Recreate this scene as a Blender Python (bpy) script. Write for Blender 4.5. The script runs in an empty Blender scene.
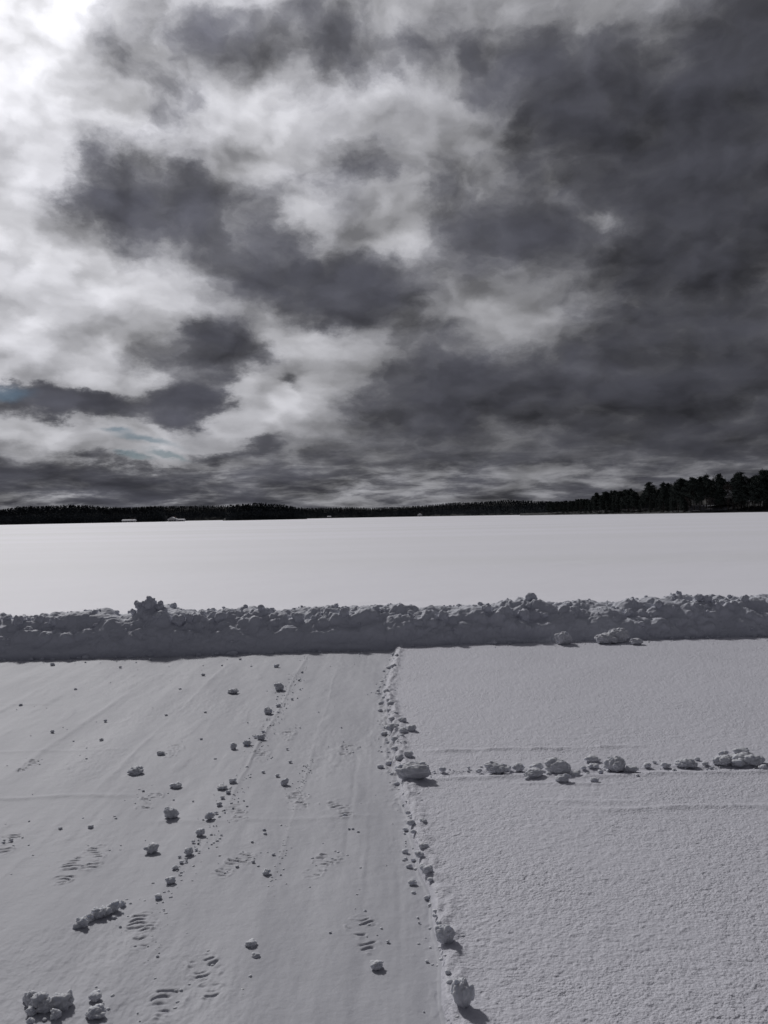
import bpy, bmesh, math, random
import numpy as np
from mathutils import Matrix, Vector

random.seed(7)
rng = np.random.default_rng(7)
R = math.radians
scene = bpy.context.scene
col = scene.collection

# ------------------------------------------------------------------ camera
F = 828.0
CAM = Vector((0, 0, 1.6))
ROT = Matrix.Rotation(R(90.32), 4, 'X') @ Matrix.Rotation(R(-1.03), 4, 'Z')
cd = bpy.data.cameras.new('camera')
cam = bpy.data.objects.new('camera', cd)
col.objects.link(cam)
cam.matrix_world = Matrix.Translation(CAM) @ ROT
cd.sensor_fit = 'VERTICAL'; cd.sensor_height = 36.0; cd.lens = 36.0 * F / 1024.0
cd.clip_start = 0.05; cd.clip_end = 20000
scene.camera = cam
R3 = ROT.to_3x3()

def ray(px, py):
    d = R3 @ Vector(((px - 384) / F, (512 - py) / F, -1.0))
    return d.normalized()

def hit(px, py, z=0.0):
    d = ray(px, py)
    t = (z - CAM.z) / d.z
    return CAM.x + d.x * t, CAM.y + d.y * t

def at_depth(px, py, Y):
    d = ray(px, py)
    t = Y / d.y
    return d.x * t, CAM.z + d.z * t

# ------------------------------------------------------------------ noise
def _h(ix, iy, iz, s):
    n = (ix.astype(np.int64) * 374761393 + iy.astype(np.int64) * 668265263 + iz.astype(np.int64) * 2147483647 + s * 974634777) & 0xffffffff
    n = ((n ^ (n >> 13)) * 1274126177) & 0xffffffff
    n = ((n ^ (n >> 16)) * 2246822519) & 0xffffffff
    return (n ^ (n >> 15)) & 0xffffffff

def perlin(x, y, z=None, seed=0):
    three = z is not None
    if z is None: z = np.zeros_like(x)
    x0 = np.floor(x); y0 = np.floor(y); z0 = np.floor(z)
    fx, fy, fz = x - x0, y - y0, z - z0
    u = fx * fx * fx * (fx * (fx * 6 - 15) + 10); v = fy * fy * fy * (fy * (fy * 6 - 15) + 10); w = fz * fz * fz * (fz * (fz * 6 - 15) + 10)
    out = 0
    for dz in ((0, 1) if three else (0,)):
        for dy in (0, 1):
            for dx in (0, 1):
                h = _h(x0 + dx, y0 + dy, z0 + dz, seed)
                a = (h & 0xffff) / 65535.0 * 2 * np.pi
                if three:
                    c = ((h >> 16) & 0xffff) / 65535.0 * 2 - 1
                    q = np.sqrt(np.maximum(0, 1 - c * c))
                    g = q * np.cos(a) * (fx - dx) + q * np.sin(a) * (fy - dy) + c * (fz - dz)
                else:
                    g = np.cos(a) * (fx - dx) + np.sin(a) * (fy - dy)
                wt = (u if dx else 1 - u) * (v if dy else 1 - v)
                if three: wt = wt * (w if dz else 1 - w)
                out = out + wt * g
    return out * 1.5

def fbm(x, y, z=None, o=4, seed=0, gain=.5):
    s = 0; a = 1.0; f = 1.0; n = 0
    for i in range(o):
        s = s + a * perlin(x * f, y * f, None if z is None else z * f, seed + i * 17)
        n += a; a *= gain; f *= 2.03
    return s / n

def worley(x, y, z, seed=0):
    x0 = np.floor(x); y0 = np.floor(y); z0 = np.floor(z)
    best = np.full(x.shape, 9.0)
    for dx in (-1, 0, 1):
        for dy in (-1, 0, 1):
            for dz in (-1, 0, 1):
                h = _h(x0 + dx, y0 + dy, z0 + dz, seed)
                cx = x0 + dx + (h & 1023) / 1023.0; cy = y0 + dy + ((h >> 10) & 1023) / 1023.0; cz = z0 + dz + ((h >> 20) & 1023) / 1023.0
                best = np.minimum(best, (cx - x) ** 2 + (cy - y) ** 2 + (cz - z) ** 2)
    return np.sqrt(best)

def sstep(a, b, x):
    t = np.clip((x - a) / (b - a), 0, 1)
    return t * t * (3 - 2 * t)

# ------------------------------------------------------------------ mesh helpers
def mesh_np(name, co, faces, mat, smooth=True):
    """faces: int array (n,4) or (n,3)"""
    me = bpy.data.meshes.new(name)
    k = faces.shape[1]
    me.vertices.add(len(co)); me.vertices.foreach_set('co', np.asarray(co, np.float32).ravel())
    me.loops.add(faces.size); me.loops.foreach_set('vertex_index', faces.astype(np.int32).ravel())
    me.polygons.add(len(faces)); me.polygons.foreach_set('loop_start', np.arange(0, faces.size, k, dtype=np.int32))
    me.polygons.foreach_set('loop_total', np.full(len(faces), k, np.int32))
    me.polygons.foreach_set('use_smooth', np.full(len(faces), smooth, bool))
    me.update(calc_edges=True)
    me.materials.append(mat)
    return me

def grid_faces(nr, nc):
    i = np.arange(nr * nc).reshape(nr, nc)
    return np.stack([i[:-1, :-1], i[:-1, 1:], i[1:, 1:], i[1:, :-1]], -1).reshape(-1, 4)

def link(name, me, parent=None, loc=None):
    o = bpy.data.objects.new(name, me); col.objects.link(o)
    if parent: o.parent = parent
    if loc is not None: o.location = loc
    return o

def tag(o, label=None, cat=None, group=None, kind=None):
    if label: o['label'] = label
    if cat: o['category'] = cat
    if group: o['group'] = group
    if kind: o['kind'] = kind
    return o

# ------------------------------------------------------------------ materials
def snow_mat(name, base, rough, scales, dist, tint2=None, spec=.5, coord='Object'):
    m = bpy.data.materials.new(name); m.use_nodes = True
    nt = m.node_tree; b = nt.nodes['Principled BSDF']
    tc = nt.nodes.new('ShaderNodeTexCoord')
    b.inputs['Roughness'].default_value = rough
    b.inputs['IOR'].default_value = 1.31
    b.inputs['Specular IOR Level'].default_value = spec
    prev = None
    for (sc, st) in scales:
        n = nt.nodes.new('ShaderNodeTexNoise'); n.inputs['Scale'].default_value = sc; n.inputs['Detail'].default_value = 4; n.inputs['Roughness'].default_value = .6
        nt.links.new(tc.outputs[coord], n.inputs['Vector'])
        bp = nt.nodes.new('ShaderNodeBump'); bp.inputs['Distance'].default_value = dist * 10 / sc; bp.inputs['Strength'].default_value = st
        nt.links.new(n.outputs['Fac'], bp.inputs['Height'])
        if prev: nt.links.new(prev.outputs['Normal'], bp.inputs['Normal'])
        prev = bp
    if prev: nt.links.new(prev.outputs['Normal'], b.inputs['Normal'])
    if tint2:
        n = nt.nodes.new('ShaderNodeTexNoise'); n.inputs['Scale'].default_value = 1.0; n.inputs['Detail'].default_value = 5
        mp = nt.nodes.new('ShaderNodeMapping'); mp.inputs['Scale'].default_value = tint2[1]
        nt.links.new(tc.outputs[coord], mp.inputs['Vector']); nt.links.new(mp.outputs[0], n.inputs['Vector'])
        r = nt.nodes.new('ShaderNodeValToRGB')
        r.color_ramp.elements[0].position = .35; r.color_ramp.elements[0].color = (*tint2[0], 1)
        r.color_ramp.elements[1].position = .65; r.color_ramp.elements[1].color = (*base, 1)
        nt.links.new(n.outputs['Fac'], r.inputs[0]); nt.links.new(r.outputs[0], b.inputs['Base Color'])
    else:
        b.inputs['Base Color'].default_value = (*base, 1)
    return m

def add_grain(m, scale, dist, strength):
    # rounded snow grains: cellular relief under the finer noise
    nt = m.node_tree; tc = [n for n in nt.nodes if n.type == 'TEX_COORD'][0]
    bumps = [n for n in nt.nodes if n.type == 'BUMP']
    first = [b for b in bumps if not b.inputs['Normal'].links][0]
    v = nt.nodes.new('ShaderNodeTexVoronoi'); v.feature = 'F1'; v.inputs['Scale'].default_value = scale; v.inputs['Detail'].default_value = 1.5; v.inputs['Randomness'].default_value = 1
    w = nt.nodes.new('ShaderNodeTexNoise'); w.inputs['Scale'].default_value = scale * .3; w.inputs['Detail'].default_value = 3
    mx = nt.nodes.new('ShaderNodeMath'); mx.operation = 'MULTIPLY'
    nt.links.new(tc.outputs['Object'], v.inputs['Vector']); nt.links.new(tc.outputs['Object'], w.inputs['Vector'])
    nt.links.new(v.outputs['Distance'], mx.inputs[0]); nt.links.new(w.outputs['Fac'], mx.inputs[1])
    bp = nt.nodes.new('ShaderNodeBump'); bp.invert = True; bp.inputs['Distance'].default_value = dist; bp.inputs['Strength'].default_value = strength
    pn = nt.nodes.new('ShaderNodeTexNoise'); pn.inputs['Scale'].default_value = 1.6; pn.inputs['Detail'].default_value = 3
    pr = nt.nodes.new('ShaderNodeMapRange'); pr.inputs['From Min'].default_value = .38; pr.inputs['From Max'].default_value = .64; pr.inputs['To Min'].default_value = strength * .45; pr.inputs['To Max'].default_value = strength
    nt.links.new(tc.outputs['Object'], pn.inputs['Vector']); nt.links.new(pn.outputs['Fac'], pr.inputs['Value']); nt.links.new(pr.outputs[0], bp.inputs['Strength'])
    nt.links.new(mx.outputs[0], bp.inputs['Height']); nt.links.new(bp.outputs['Normal'], first.inputs['Normal'])

def plain_mat(name, c1, c2, scale, rough=.9):
    m = bpy.data.materials.new(name); m.use_nodes = True
    nt = m.node_tree; b = nt.nodes['Principled BSDF']
    tc = nt.nodes.new('ShaderNodeTexCoord')
    n = nt.nodes.new('ShaderNodeTexNoise'); n.inputs['Scale'].default_value = scale; n.inputs['Detail'].default_value = 4
    r = nt.nodes.new('ShaderNodeValToRGB')
    r.color_ramp.elements[0].position = .35; r.color_ramp.elements[0].color = (*c1, 1)
    r.color_ramp.elements[1].position = .65; r.color_ramp.elements[1].color = (*c2, 1)
    nt.links.new(tc.outputs['Object'], n.inputs['Vector']); nt.links.new(n.outputs['Fac'], r.inputs[0]); nt.links.new(r.outputs[0], b.inputs['Base Color'])
    b.inputs['Roughness'].default_value = rough; b.inputs['Specular IOR Level'].default_value = .1
    return m

M_clear = snow_mat('scraped_snow_dimmed', (.49, .495, .54), .72, [(9, .3), (45, .4), (190, .5)], .016, ((.40, .405, .45), (4.0, .7, 1)), spec=.9)  # base darkened: the dimmer light of the near ground is put into the colour
M_deep = snow_mat('powder_snow_dimmed', (.57, .57, .63), .72, [(14, .25), (60, .35)], .03, spec=.9)  # untouched near snow, its dimmer look likewise painted into the base colour
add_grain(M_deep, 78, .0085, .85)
M_far = snow_mat('wind_snow_brightened', (.89, .885, .96), .62, [(.6, .08), (12, .2)], .02, ((.82, .82, .87), (.012, .09, 1)), spec=1.0)  # base lifted: the lake's bright low-angle glow is painted into its colour
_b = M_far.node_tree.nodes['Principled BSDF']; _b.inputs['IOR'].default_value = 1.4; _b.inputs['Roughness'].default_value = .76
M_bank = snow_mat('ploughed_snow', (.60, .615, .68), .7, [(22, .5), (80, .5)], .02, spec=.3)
M_chunk = snow_mat('clumped_snow', (.64, .65, .69), .7, [(55, .6), (160, .5)], .02, spec=.3)
_b = M_chunk.node_tree.nodes['Principled BSDF']; _b.inputs['Subsurface Weight'].default_value = .35; _b.inputs['Subsurface Radius'].default_value = (1, 1.05, 1.15); _b.inputs['Subsurface Scale'].default_value = .018
M_foliage = plain_mat('pine_needles', (.022, .028, .027), (.045, .056, .050), .6)
M_bark = plain_mat('pine_bark', (.020, .018, .017), (.045, .04, .037), 2.0)
M_twig = plain_mat('bare_twigs', (.035, .030, .028), (.06, .05, .046), 1.0)
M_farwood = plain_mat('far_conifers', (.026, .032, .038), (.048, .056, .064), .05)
M_hill = plain_mat('forest_floor', (.012, .014, .014), (.05, .05, .052), .05)
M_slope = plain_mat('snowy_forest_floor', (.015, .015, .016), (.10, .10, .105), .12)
M_clearing = plain_mat('shade_toned_snow', (.04, .04, .045), (.16, .16, .18), .35)  # tree shade put into the snow colour; also dims the lodge roof
M_roofsnow = plain_mat('roof_snow', (.7, .7, .73), (.82, .82, .85), 1)
M_wallpale = plain_mat('pale_boards', (.42, .42, .42), (.52, .52, .51), 2)
M_wallgrey = plain_mat('weathered_boards', (.10, .10, .10), (.17, .165, .16), 2)
M_dark = plain_mat('dark_glass', (.02, .022, .028), (.03, .033, .04), 1, .3)
M_brick = plain_mat('chimney_brick', (.12, .07, .055), (.18, .11, .09), 3)

# ------------------------------------------------------------------ near ground
edge_px = [(447, 1024), (440, 962), (430, 900), (415, 850), (403, 800), (394, 760), (389, 722), (384, 692), (391, 672), (396, 652)]
ex = np.array([hit(*p)[0] for p in edge_px]); ey = np.array([hit(*p)[1] for p in edge_px])
def x_edge(y):
    return np.interp(y, ey, ex)

SLAB = .038
prints = [((243, 857), (222, 873)), ((330, 857), (314, 873)), ((361, 924), (368, 945)), ((142, 921), (139, 942)),
          ((237, 805), (238, 822)), ((337, 803), (345, 816)), ((298, 795), (300, 806)), ((176, 747), (168, 757)),
          ((289, 729), (285, 741)), ((350, 745), (345, 755)), ((205, 969), (209, 984)), ((166, 1003), (158, 1020)),
          ((97, 853), (92, 864)), ((74, 866), (66, 876)), ((12, 838), (4, 850)), ((152, 797), (146, 805)),
          ((262, 752), (257, 760)), ((30, 762), (24, 770))]
P = [(*hit(*a), *hit(*b)) for a, b in prints]
streaks = []  # (x, amplitude, width)
for i in range(44):
    streaks.append((-7 + i * .165 + random.uniform(-.06, .06), random.uniform(-.002, .0028), random.uniform(.012, .045)))
for s in ((-.92, .0045, .012), (-.52, .0035, .01), (-2.42, .006, .03), (-1.75, .004, .018), (-3.3, .006, .03), (-.12, .0015, .012)):
    streaks.append(s)

def ground_height(x, y):
    xe = x_edge(y) + (.004 + .01 * sstep(4.2, 5.5, y)) * perlin(y * 9, x * 0 + .5, seed=3) + .014 * perlin(y * 3.1, x * 0, seed=4)
    near = (y > 1.2) & (y < 11.2) & (np.abs(x) < 9)
    # scraped side
    c = .010 * fbm(x * .9, y * .5, o=2, seed=11) + .0026 * fbm(x * 11, y * 4, o=3, seed=12) + .0034 * sstep(-.05, .5, perlin(x * 1.3, y * .9, seed=13)) * fbm(x * 26, y * 15, o=3, seed=14, gain=.65) + .0022 * sstep(.25, .6, perlin(x * 7, y * 2.2, seed=15))
    wob = .03 * perlin(y * .6, x * 0 + 3.3, seed=5) + .008 * perlin(y * 5, x * 0 + 1.3, seed=6)
    for i, (sx, a, w) in enumerate(streaks):
        d = (x + wob - sx) / w
        mod = .45 + .9 * perlin(y * .7 + i * 7.1, x * 0 + i * 1.7, seed=8)
        c = c + 1.5 * a * np.clip(mod - .15, 0, 1.2) * np.exp(-d * d)
    # crosswise shovel stops
    for (yy, x0, x1, a) in ((hit(60, 797)[1], -3.1, -1.6, .006), (hit(60, 751)[1], -3, -1.9, .004), (hit(250, 820)[1], -1.2, -.2, .003), (8.6, -4, -2, .005), (7.3, -4.4, -3, .005)):
        d = (y + .03 * perlin(x * 3, y * 0, seed=31) - yy) / .03
        c = c + a * np.exp(-d * d) * sstep(x0 - .2, x0, x) * (1 - sstep(x1, x1 + .2, x))
    # boot prints with lugs
    for k, (bx, by, hx, hy) in enumerate(P):
        L = math.hypot(bx - hx, by - hy); tx, ty = (bx - hx) / L, (by - hy) / L
        sel = (np.abs(x - (bx + hx) / 2) < .3) & (np.abs(y - (by + hy) / 2) < .35)
        if not sel.any(): continue
        X = x[sel] - (bx + hx) / 2; Y = y[sel] - (by + hy) / 2
        t = X * tx + Y * ty; s = X * ty - Y * tx
        t = t + .012 * perlin(X * 12, Y * 12, seed=60 + k)
        ball = 1 - np.sqrt(((t - .062) / .09) ** 2 + (s / .062) ** 2)
        heel = 1 - np.sqrt(((t + .095) / .055) ** 2 + (s / .048) ** 2)
        m = sstep(0, .3, ball) + sstep(0, .35, heel)
        rim = np.exp(-(np.minimum(np.abs(ball), np.abs(heel)) / .12) ** 2)
        lug = np.sin(np.pi * (t + (2.5 + k % 3) * s * s * (1 if k % 2 else -1) + .006 * perlin(X * 30, Y * 30, seed=66)) / (.030 + .004 * (k % 3)))
        lug = 1 - 2.2 * np.exp(-(lug / .42) ** 2)
        patch = np.clip(.55 + 1.9 * perlin(X * 15 + k * 5, Y * 15, seed=70), 0.0, 1.3)
        c[sel] += (1.35 + .5 * max(0, by - 3)) * patch * (m * (-.003 + .0042 * lug) + .0035 * rim * (perlin(X * 40, Y * 40, seed=9) + .3))
    # untouched side
    g = .006 * fbm(x * 1.1, y * 1.1, o=2, seed=21) + .0024 * fbm(x * 11, y * 11, o=2, seed=22) + .0014 * fbm(x * 34, y * 34, o=3, seed=24, gain=.7)
    g = g - .0015 * sstep(.2, .5, perlin(x * 30, y * 30, seed=23)) + .0018 * sstep(.25, .5, perlin(x * 40, y * 40, seed=26))
    for (yy, x0, x1, a, w) in ((hit(500, 772, SLAB)[1], .1, 4, -.012, .035), (hit(500, 774, SLAB)[1] - .06, .3, 5, .012, .03), (hit(480, 750, SLAB)[1], .25, 1.0, .013, .03),
                              (hit(540, 748, SLAB)[1], 1.15, 1.5, .012, .03), (hit(700, 807, SLAB)[1], 1.0, 5, .010, .03), (hit(480, 803, SLAB)[1], .8, 1.2, .006, .03), (hit(560, 784, SLAB)[1], .8, 1.1, .008, .02)):
        d = (y + .04 * perlin(x * 2, y * 0, seed=33) - yy) / w
        g = g + a * np.exp(-d * d) * sstep(x0 - .1, x0 + .1, x) * (1 - sstep(x1, x1 + .3, x)) * (.7 + .6 * perlin(x * 7, y * 3, seed=35))
    lip = (.005 + .007 * sstep(4.2, 5.2, y)) * np.exp(-((x - xe - .05) / .04) ** 2) * (1 + 1.6 * perlin(x * 22, y * 14, seed=37))
    m = sstep(-.016, .02, x - xe)
    z = c * (1 - m) + (SLAB + g + lip) * m
    # crumbled line at the foot of the step
    rough = np.exp(-((x - xe + .01) / .05) ** 2) * sstep(.05, .5, perlin(x * 26, y * 18, seed=39)) * .016 * (.12 + .88 * sstep(4.0, 5.6, y))
    z = z + rough
    return np.where(near, z, np.where(x > xe, SLAB, 0) + .01 * fbm(x * .3, y * .3, o=2, seed=41)), xe

rows = [-4000, -900, -200, -60, -20, -8, -3, -.5, .6, 1.2, 1.6, 1.9]
y = 2.1
while y < 10.9:
    rows.append(y); y += max(.0022, y * y / (1.6 * F) * .72)
rows += [11.2, 12.0]
rows = np.array(rows)
uf = np.arange(-.72, .72, .00115)
uc = np.array([.74, .8, .9, 1.1, 1.5, 2.3, 4, 8, 20, 60, 300, 1500])
us = np.concatenate([-uc[::-1], uf, uc])
YY, UU = np.meshgrid(rows, us, indexing='ij')
XX = UU * np.maximum(YY, 1.6)
ZZ, XE = ground_height(XX, YY)
co = np.stack([XX, YY, ZZ], -1).reshape(-1, 3)
fc = grid_faces(*YY.shape)
side = ((XX - XE) < 0).reshape(-1)
left = side[fc].all(1)
def submesh(co, fc, name, mat):
    used = np.zeros(len(co), bool); used[fc.ravel()] = True
    idx = np.cumsum(used) - 1
    return mesh_np(name, co[used], idx[fc], mat)
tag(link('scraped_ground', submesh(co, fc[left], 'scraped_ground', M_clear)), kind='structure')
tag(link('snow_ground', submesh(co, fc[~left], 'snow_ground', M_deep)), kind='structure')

# ------------------------------------------------------------------ lake field beyond the bank
FIELD = .33
rows = [10.95]
y = 10.95
while y < 260:
    rows.append(y); y *= 1.0065
rows += list(np.geomspace(262, 9000, 90))
rows = np.array(rows)
us = np.concatenate([-np.array([40, 15, 6, 3, 1.8, 1.2, .9])[:], np.arange(-.75, .75, .004), np.array([.76, .9, 1.2, 1.8, 3, 6, 15, 40])])
YY, UU = np.meshgrid(rows, us, indexing='ij')
XX = UU * YY
ZZ = FIELD + .03 * fbm(XX * .12, YY * .22, o=3, seed=51) * sstep(12, 20, YY) + .006 * fbm(XX * 1.2, YY * 2.5, o=3, seed=52) - .05 * (1 - sstep(10.9, 11.6, YY))
ZZ = ZZ - .25 * (sstep(500, 9000, YY))
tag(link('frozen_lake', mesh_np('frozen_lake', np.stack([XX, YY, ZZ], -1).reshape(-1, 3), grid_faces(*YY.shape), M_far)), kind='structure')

# ------------------------------------------------------------------ lumps of snow
_ico = {}
def ico(n):
    if n not in _ico:
        bm = bmesh.new(); bmesh.ops.create_icosphere(bm, subdivisions=n, radius=1)
        v = np.array([x.co[:] for x in bm.verts]); f = np.array([[q.index for q in x.verts] for x in bm.faces])
        bm.free(); _ico[n] = (v, f)
    return _ico[n]

def lump(w, d, h, sub=4, lobes=5, seed=0, rough=.16, flat=.0):
    """irregular clump: star-shaped union of balls with crumbly relief"""
    r_ = np.random.default_rng(seed)
    v, f = ico(sub)
    C = [(0, 0, 0, .62)]
    for i in range(lobes):
        a = r_.uniform(0, 2 * np.pi); e = r_.uniform(-.3, 1.0); q = r_.uniform(.35, .62)
        C.append((q * np.cos(a) * np.cos(e), q * np.sin(a) * np.cos(e), q * np.sin(e) * .9, r_.uniform(.28, .45)))
    rad = np.zeros(len(v))
    for cx, cy, cz, rr in C:
        c = np.array((cx, cy, cz)); b = v @ c; disc = b * b - (c @ c - rr * rr)
        rad = np.maximum(rad, np.where(disc > 0, b + np.sqrt(np.maximum(disc, 0)), 0))
    p = v * rad[:, None]
    o = seed * 3.7
    n1 = fbm(p[:, 0] * 2.6 + o, p[:, 1] * 2.6, p[:, 2] * 2.6, o=3, seed=seed % 97)
    wl = worley(p[:, 0] * 4 + o, p[:, 1] * 4, p[:, 2] * 4, seed % 89)
    k = 1 + rough * 1.3 * n1 + rough * (.45 - wl)
    if sub >= 4:
        k = k + rough * .35 * (.5 - worley(p[:, 0] * 10 + o, p[:, 1] * 10, p[:, 2] * 10, seed % 83))
    p = p * k[:, None]
    p = p / np.array([np.ptp(p[:, 0]), np.ptp(p[:, 1]), np.ptp(p[:, 2])])
    lo = -0.22
    p[:, 2] -= p[:, 2].min(); p[:, 2] = p[:, 2] * (1 - lo) + lo     # a fifth sinks below the surface
    return p * np.array((w, d, h)), f

# ------------------------------------------------------------------ the ploughed bank
xs = np.concatenate([-np.geomspace(60, 6.9, 60), np.arange(-6.8, 6.8, .0135), np.geomspace(6.9, 60, 60)])
prof = np.array([(0, -.04), (.03, .03), (.10, .14), (.20, .27), (.34, .37), (.50, .43), (.66, .455), (.85, .44), (1.05, .39), (1.3, .345), (1.6, .30)])
pl = np.concatenate([[0], np.cumsum(np.hypot(*np.diff(prof, axis=0).T))]); S = np.linspace(0, pl[-1], 130)
py_ = np.interp(S, pl, prof[:, 0]); pz_ = np.interp(S, pl, prof[:, 1])
kk = np.ones(9) / 9
py2 = np.convolve(np.pad(py_, 4, 'edge'), kk, 'valid'); pz2 = np.convolve(np.pad(pz_, 4, 'edge'), kk, 'valid')
ny = -np.gradient(pz2); nz = np.gradient(py2); nl = np.hypot(ny, nz); ny /= nl; nz /= nl
Xb, Sb = np.meshgrid(xs, S, indexing='ij')
PY = np.broadcast_to(py2, Xb.shape); PZ = np.broadcast_to(pz2, Xb.shape)
NY = np.broadcast_to(ny, Xb.shape); NZ = np.broadcast_to(nz, Xb.shape)
y0 = 9.93 + .062 * Xb +   .03 * perlin(Xb * .7, Xb * 0, seed=61) + .015 * perlin(Xb * 2.7, Xb * 0, seed=62)
hm = .93 + .10 * perlin(Xb * .8, Xb * 0 + 2.2, seed=63) + .07 * perlin(Xb * 2.3, Xb * 0 + .2, seed=64)
def bankx(px): return at_depth(px, 600, 10.5)[0]
for (px, a, w) in ((158, .17, .28), (180, .06, .25), (20, -.02, .6), (700, .08, .5), (520, .05, .3), (375, .04, .2), (60, .04, .2)):
    hm = hm + a * np.exp(-((Xb - bankx(px)) / w) ** 2)
Y_ = y0 + PY; Z_ = PZ * hm
ends = sstep(0, .12, Sb) * (1 - sstep(pl[-1] - .35, pl[-1] - .02, Sb))
crest = np.exp(-((Sb - .62) / .30) ** 2)
big = np.clip(.62 - worley(Xb * 3.6 + .11 * perlin(Xb * 9, Z_ * 9, seed=1), Y_ * 3.6, Z_ * 3.6, 71), -.2, .62)
mid = np.clip(.6 - worley(Xb * 8.5, Y_ * 8.5, Z_ * 8.5, 72), -.2, .6)
sml = np.clip(.6 - worley(Xb * 22, Y_ * 22, Z_ * 22, 73), -.2, .6)
mask = sstep(-.25, .35, perlin(Xb * 1.6, Z_ * 3, seed=74))
D = ends * ((.05 + .08 * crest) * big + (.035 + .05 * crest) * mid * (.3 + .9 * mask) + (.018 + .015 * crest) * sml * (.35 + .8 * mask) + .07 * fbm(Xb * 3.1, Y_ * 3.1, Z_ * 4, o=5, seed=75, gain=.6) + .025 * np.sin(Z_ * 34 + 3 * perlin(Xb * 1.1, Z_ * 2, seed=79)) * sstep(0, .4, perlin(Xb * .9, Z_ * 0, seed=78)))
D = np.where(np.abs(Xb) > 7, ends * .04 * big, D)
co_b = np.stack([Xb + .02 * perlin(Xb * 11, Z_ * 11, seed=77) * ends, Y_ + NY * D, Z_ + NZ * D], -1)
parts_v = [co_b.reshape(-1, 3)]; gf = grid_faces(*Xb.shape)
parts_f = [np.concatenate([gf[:, [0, 3, 2]], gf[:, [0, 2, 1]]])]
off = len(parts_v[0])
Ysurf = co_b[..., 1]; Zsurf = co_b[..., 2]
def bank_point(x, s):
    i = int(np.clip(np.searchsorted(xs, x), 0, len(xs) - 1)); j = int(np.clip(np.searchsorted(S, s), 0, len(S) - 1))
    return Ysurf[i, j], Zsurf[i, j]
def add_lump(x, y, z, w, d, h, seed, sub=3, lobes=3):
    global off
    p, f = lump(w, d, h, sub, lobes, seed, .2)
    a = random.uniform(0, 6.28); c, s = math.cos(a), math.sin(a)
    q = np.stack([p[:, 0] * c - p[:, 1] * s + x, p[:, 0] * s + p[:, 1] * c + y, p[:, 2] + z - h * .2], -1)
    parts_v.append(q); parts_f.append(f + off); off += len(q)
for i in range(520):
    x = random.uniform(-7.5, 7.5)
    if i < 330: s = random.uniform(.5, 1.15)
    elif i < 470: s = random.uniform(.85, 1.4)
    else: s = random.uniform(.1, .5)
    yb, zb = bank_point(x, s)
    w = min(.12, .022 * math.exp(random.gauss(.3, .6)))
    add_lump(x, yb, zb - w * .12, w * random.uniform(.9, 1.5), w, w * random.uniform(.6, .95), 1000 + i, 3 if w > .045 else 2)
for px, s, w in ((145, .72, .12), (150, .72, .09), (155, .7, .20), (158, .72, .13), (165, .7, .15), (170, .68, .10), (140, .7, .09), (21, .7, .08), (186, .55, .22), (196, .6, .16), (224, .6, .15), (375, .7, .12), (384, .7, .09),
                 (442, .5, .2), (522, .45, .22), (704, .7, .12), (712, .66, .14), (750, .7, .14), (570, .7, .12), (68, .6, .16), (33, .6, .15), (300, .55, .2), (344, .55, .18), (486, .6, .15), (627, .55, .16), (660, .6, .14)):
    x = bankx(px); yb, zb = bank_point(x, s)
    w = w * .72 if w > .15 else w * .9
    add_lump(x, yb, zb, w, w, w * .9, 2000 + px, 4, 5)
    if px in (155, 165): add_lump(x + .01, yb, zb + w * .45, w * .55, w * .55, w * .6, 2100 + px, 3, 4)
for i in range(330):      # rubble at the foot
    x = random.uniform(-7.5, 7.5)
    yb, zb = bank_point(x, 0.02)
    w = .025 * math.exp(random.gauss(.3, .5))
    add_lump(x, yb - random.uniform(-.06, .05) , (SLAB if x > .14 else 0), w * 1.3, w, w * .7, 3000 + i, 2)
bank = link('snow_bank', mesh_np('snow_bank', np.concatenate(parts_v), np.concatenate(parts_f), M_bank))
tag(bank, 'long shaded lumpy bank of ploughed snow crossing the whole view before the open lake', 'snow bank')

# ------------------------------------------------------------------ separate clumps, each lying where the photo shows it
def clump(px, py, wpx, hpx, label, z=0.0, group=None, name='snow_clump', lobes=5, depth=.9, sub=None, rough=.17, seed=None):
    seed = seed if seed is not None else int(px * 13 + py * 7) % 9973
    x, y = hit(px, py, z)
    s = y / F
    w = wpx * s * .92; h = hpx * s * .72
    d = max(w * depth, h * .8)
    y += d * .35
    sub = sub or (5 if wpx > 18 else 4 if wpx > 8 else 3 if wpx > 4 else 2)
    p, f = lump(w * 1.05, d, h * 1.05, sub, lobes, seed, rough)
    o = link(name, mesh_np(name, p, f, M_chunk), loc=(x, y, z + .002))
    return tag(o, label, 'snow clump', group)

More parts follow.
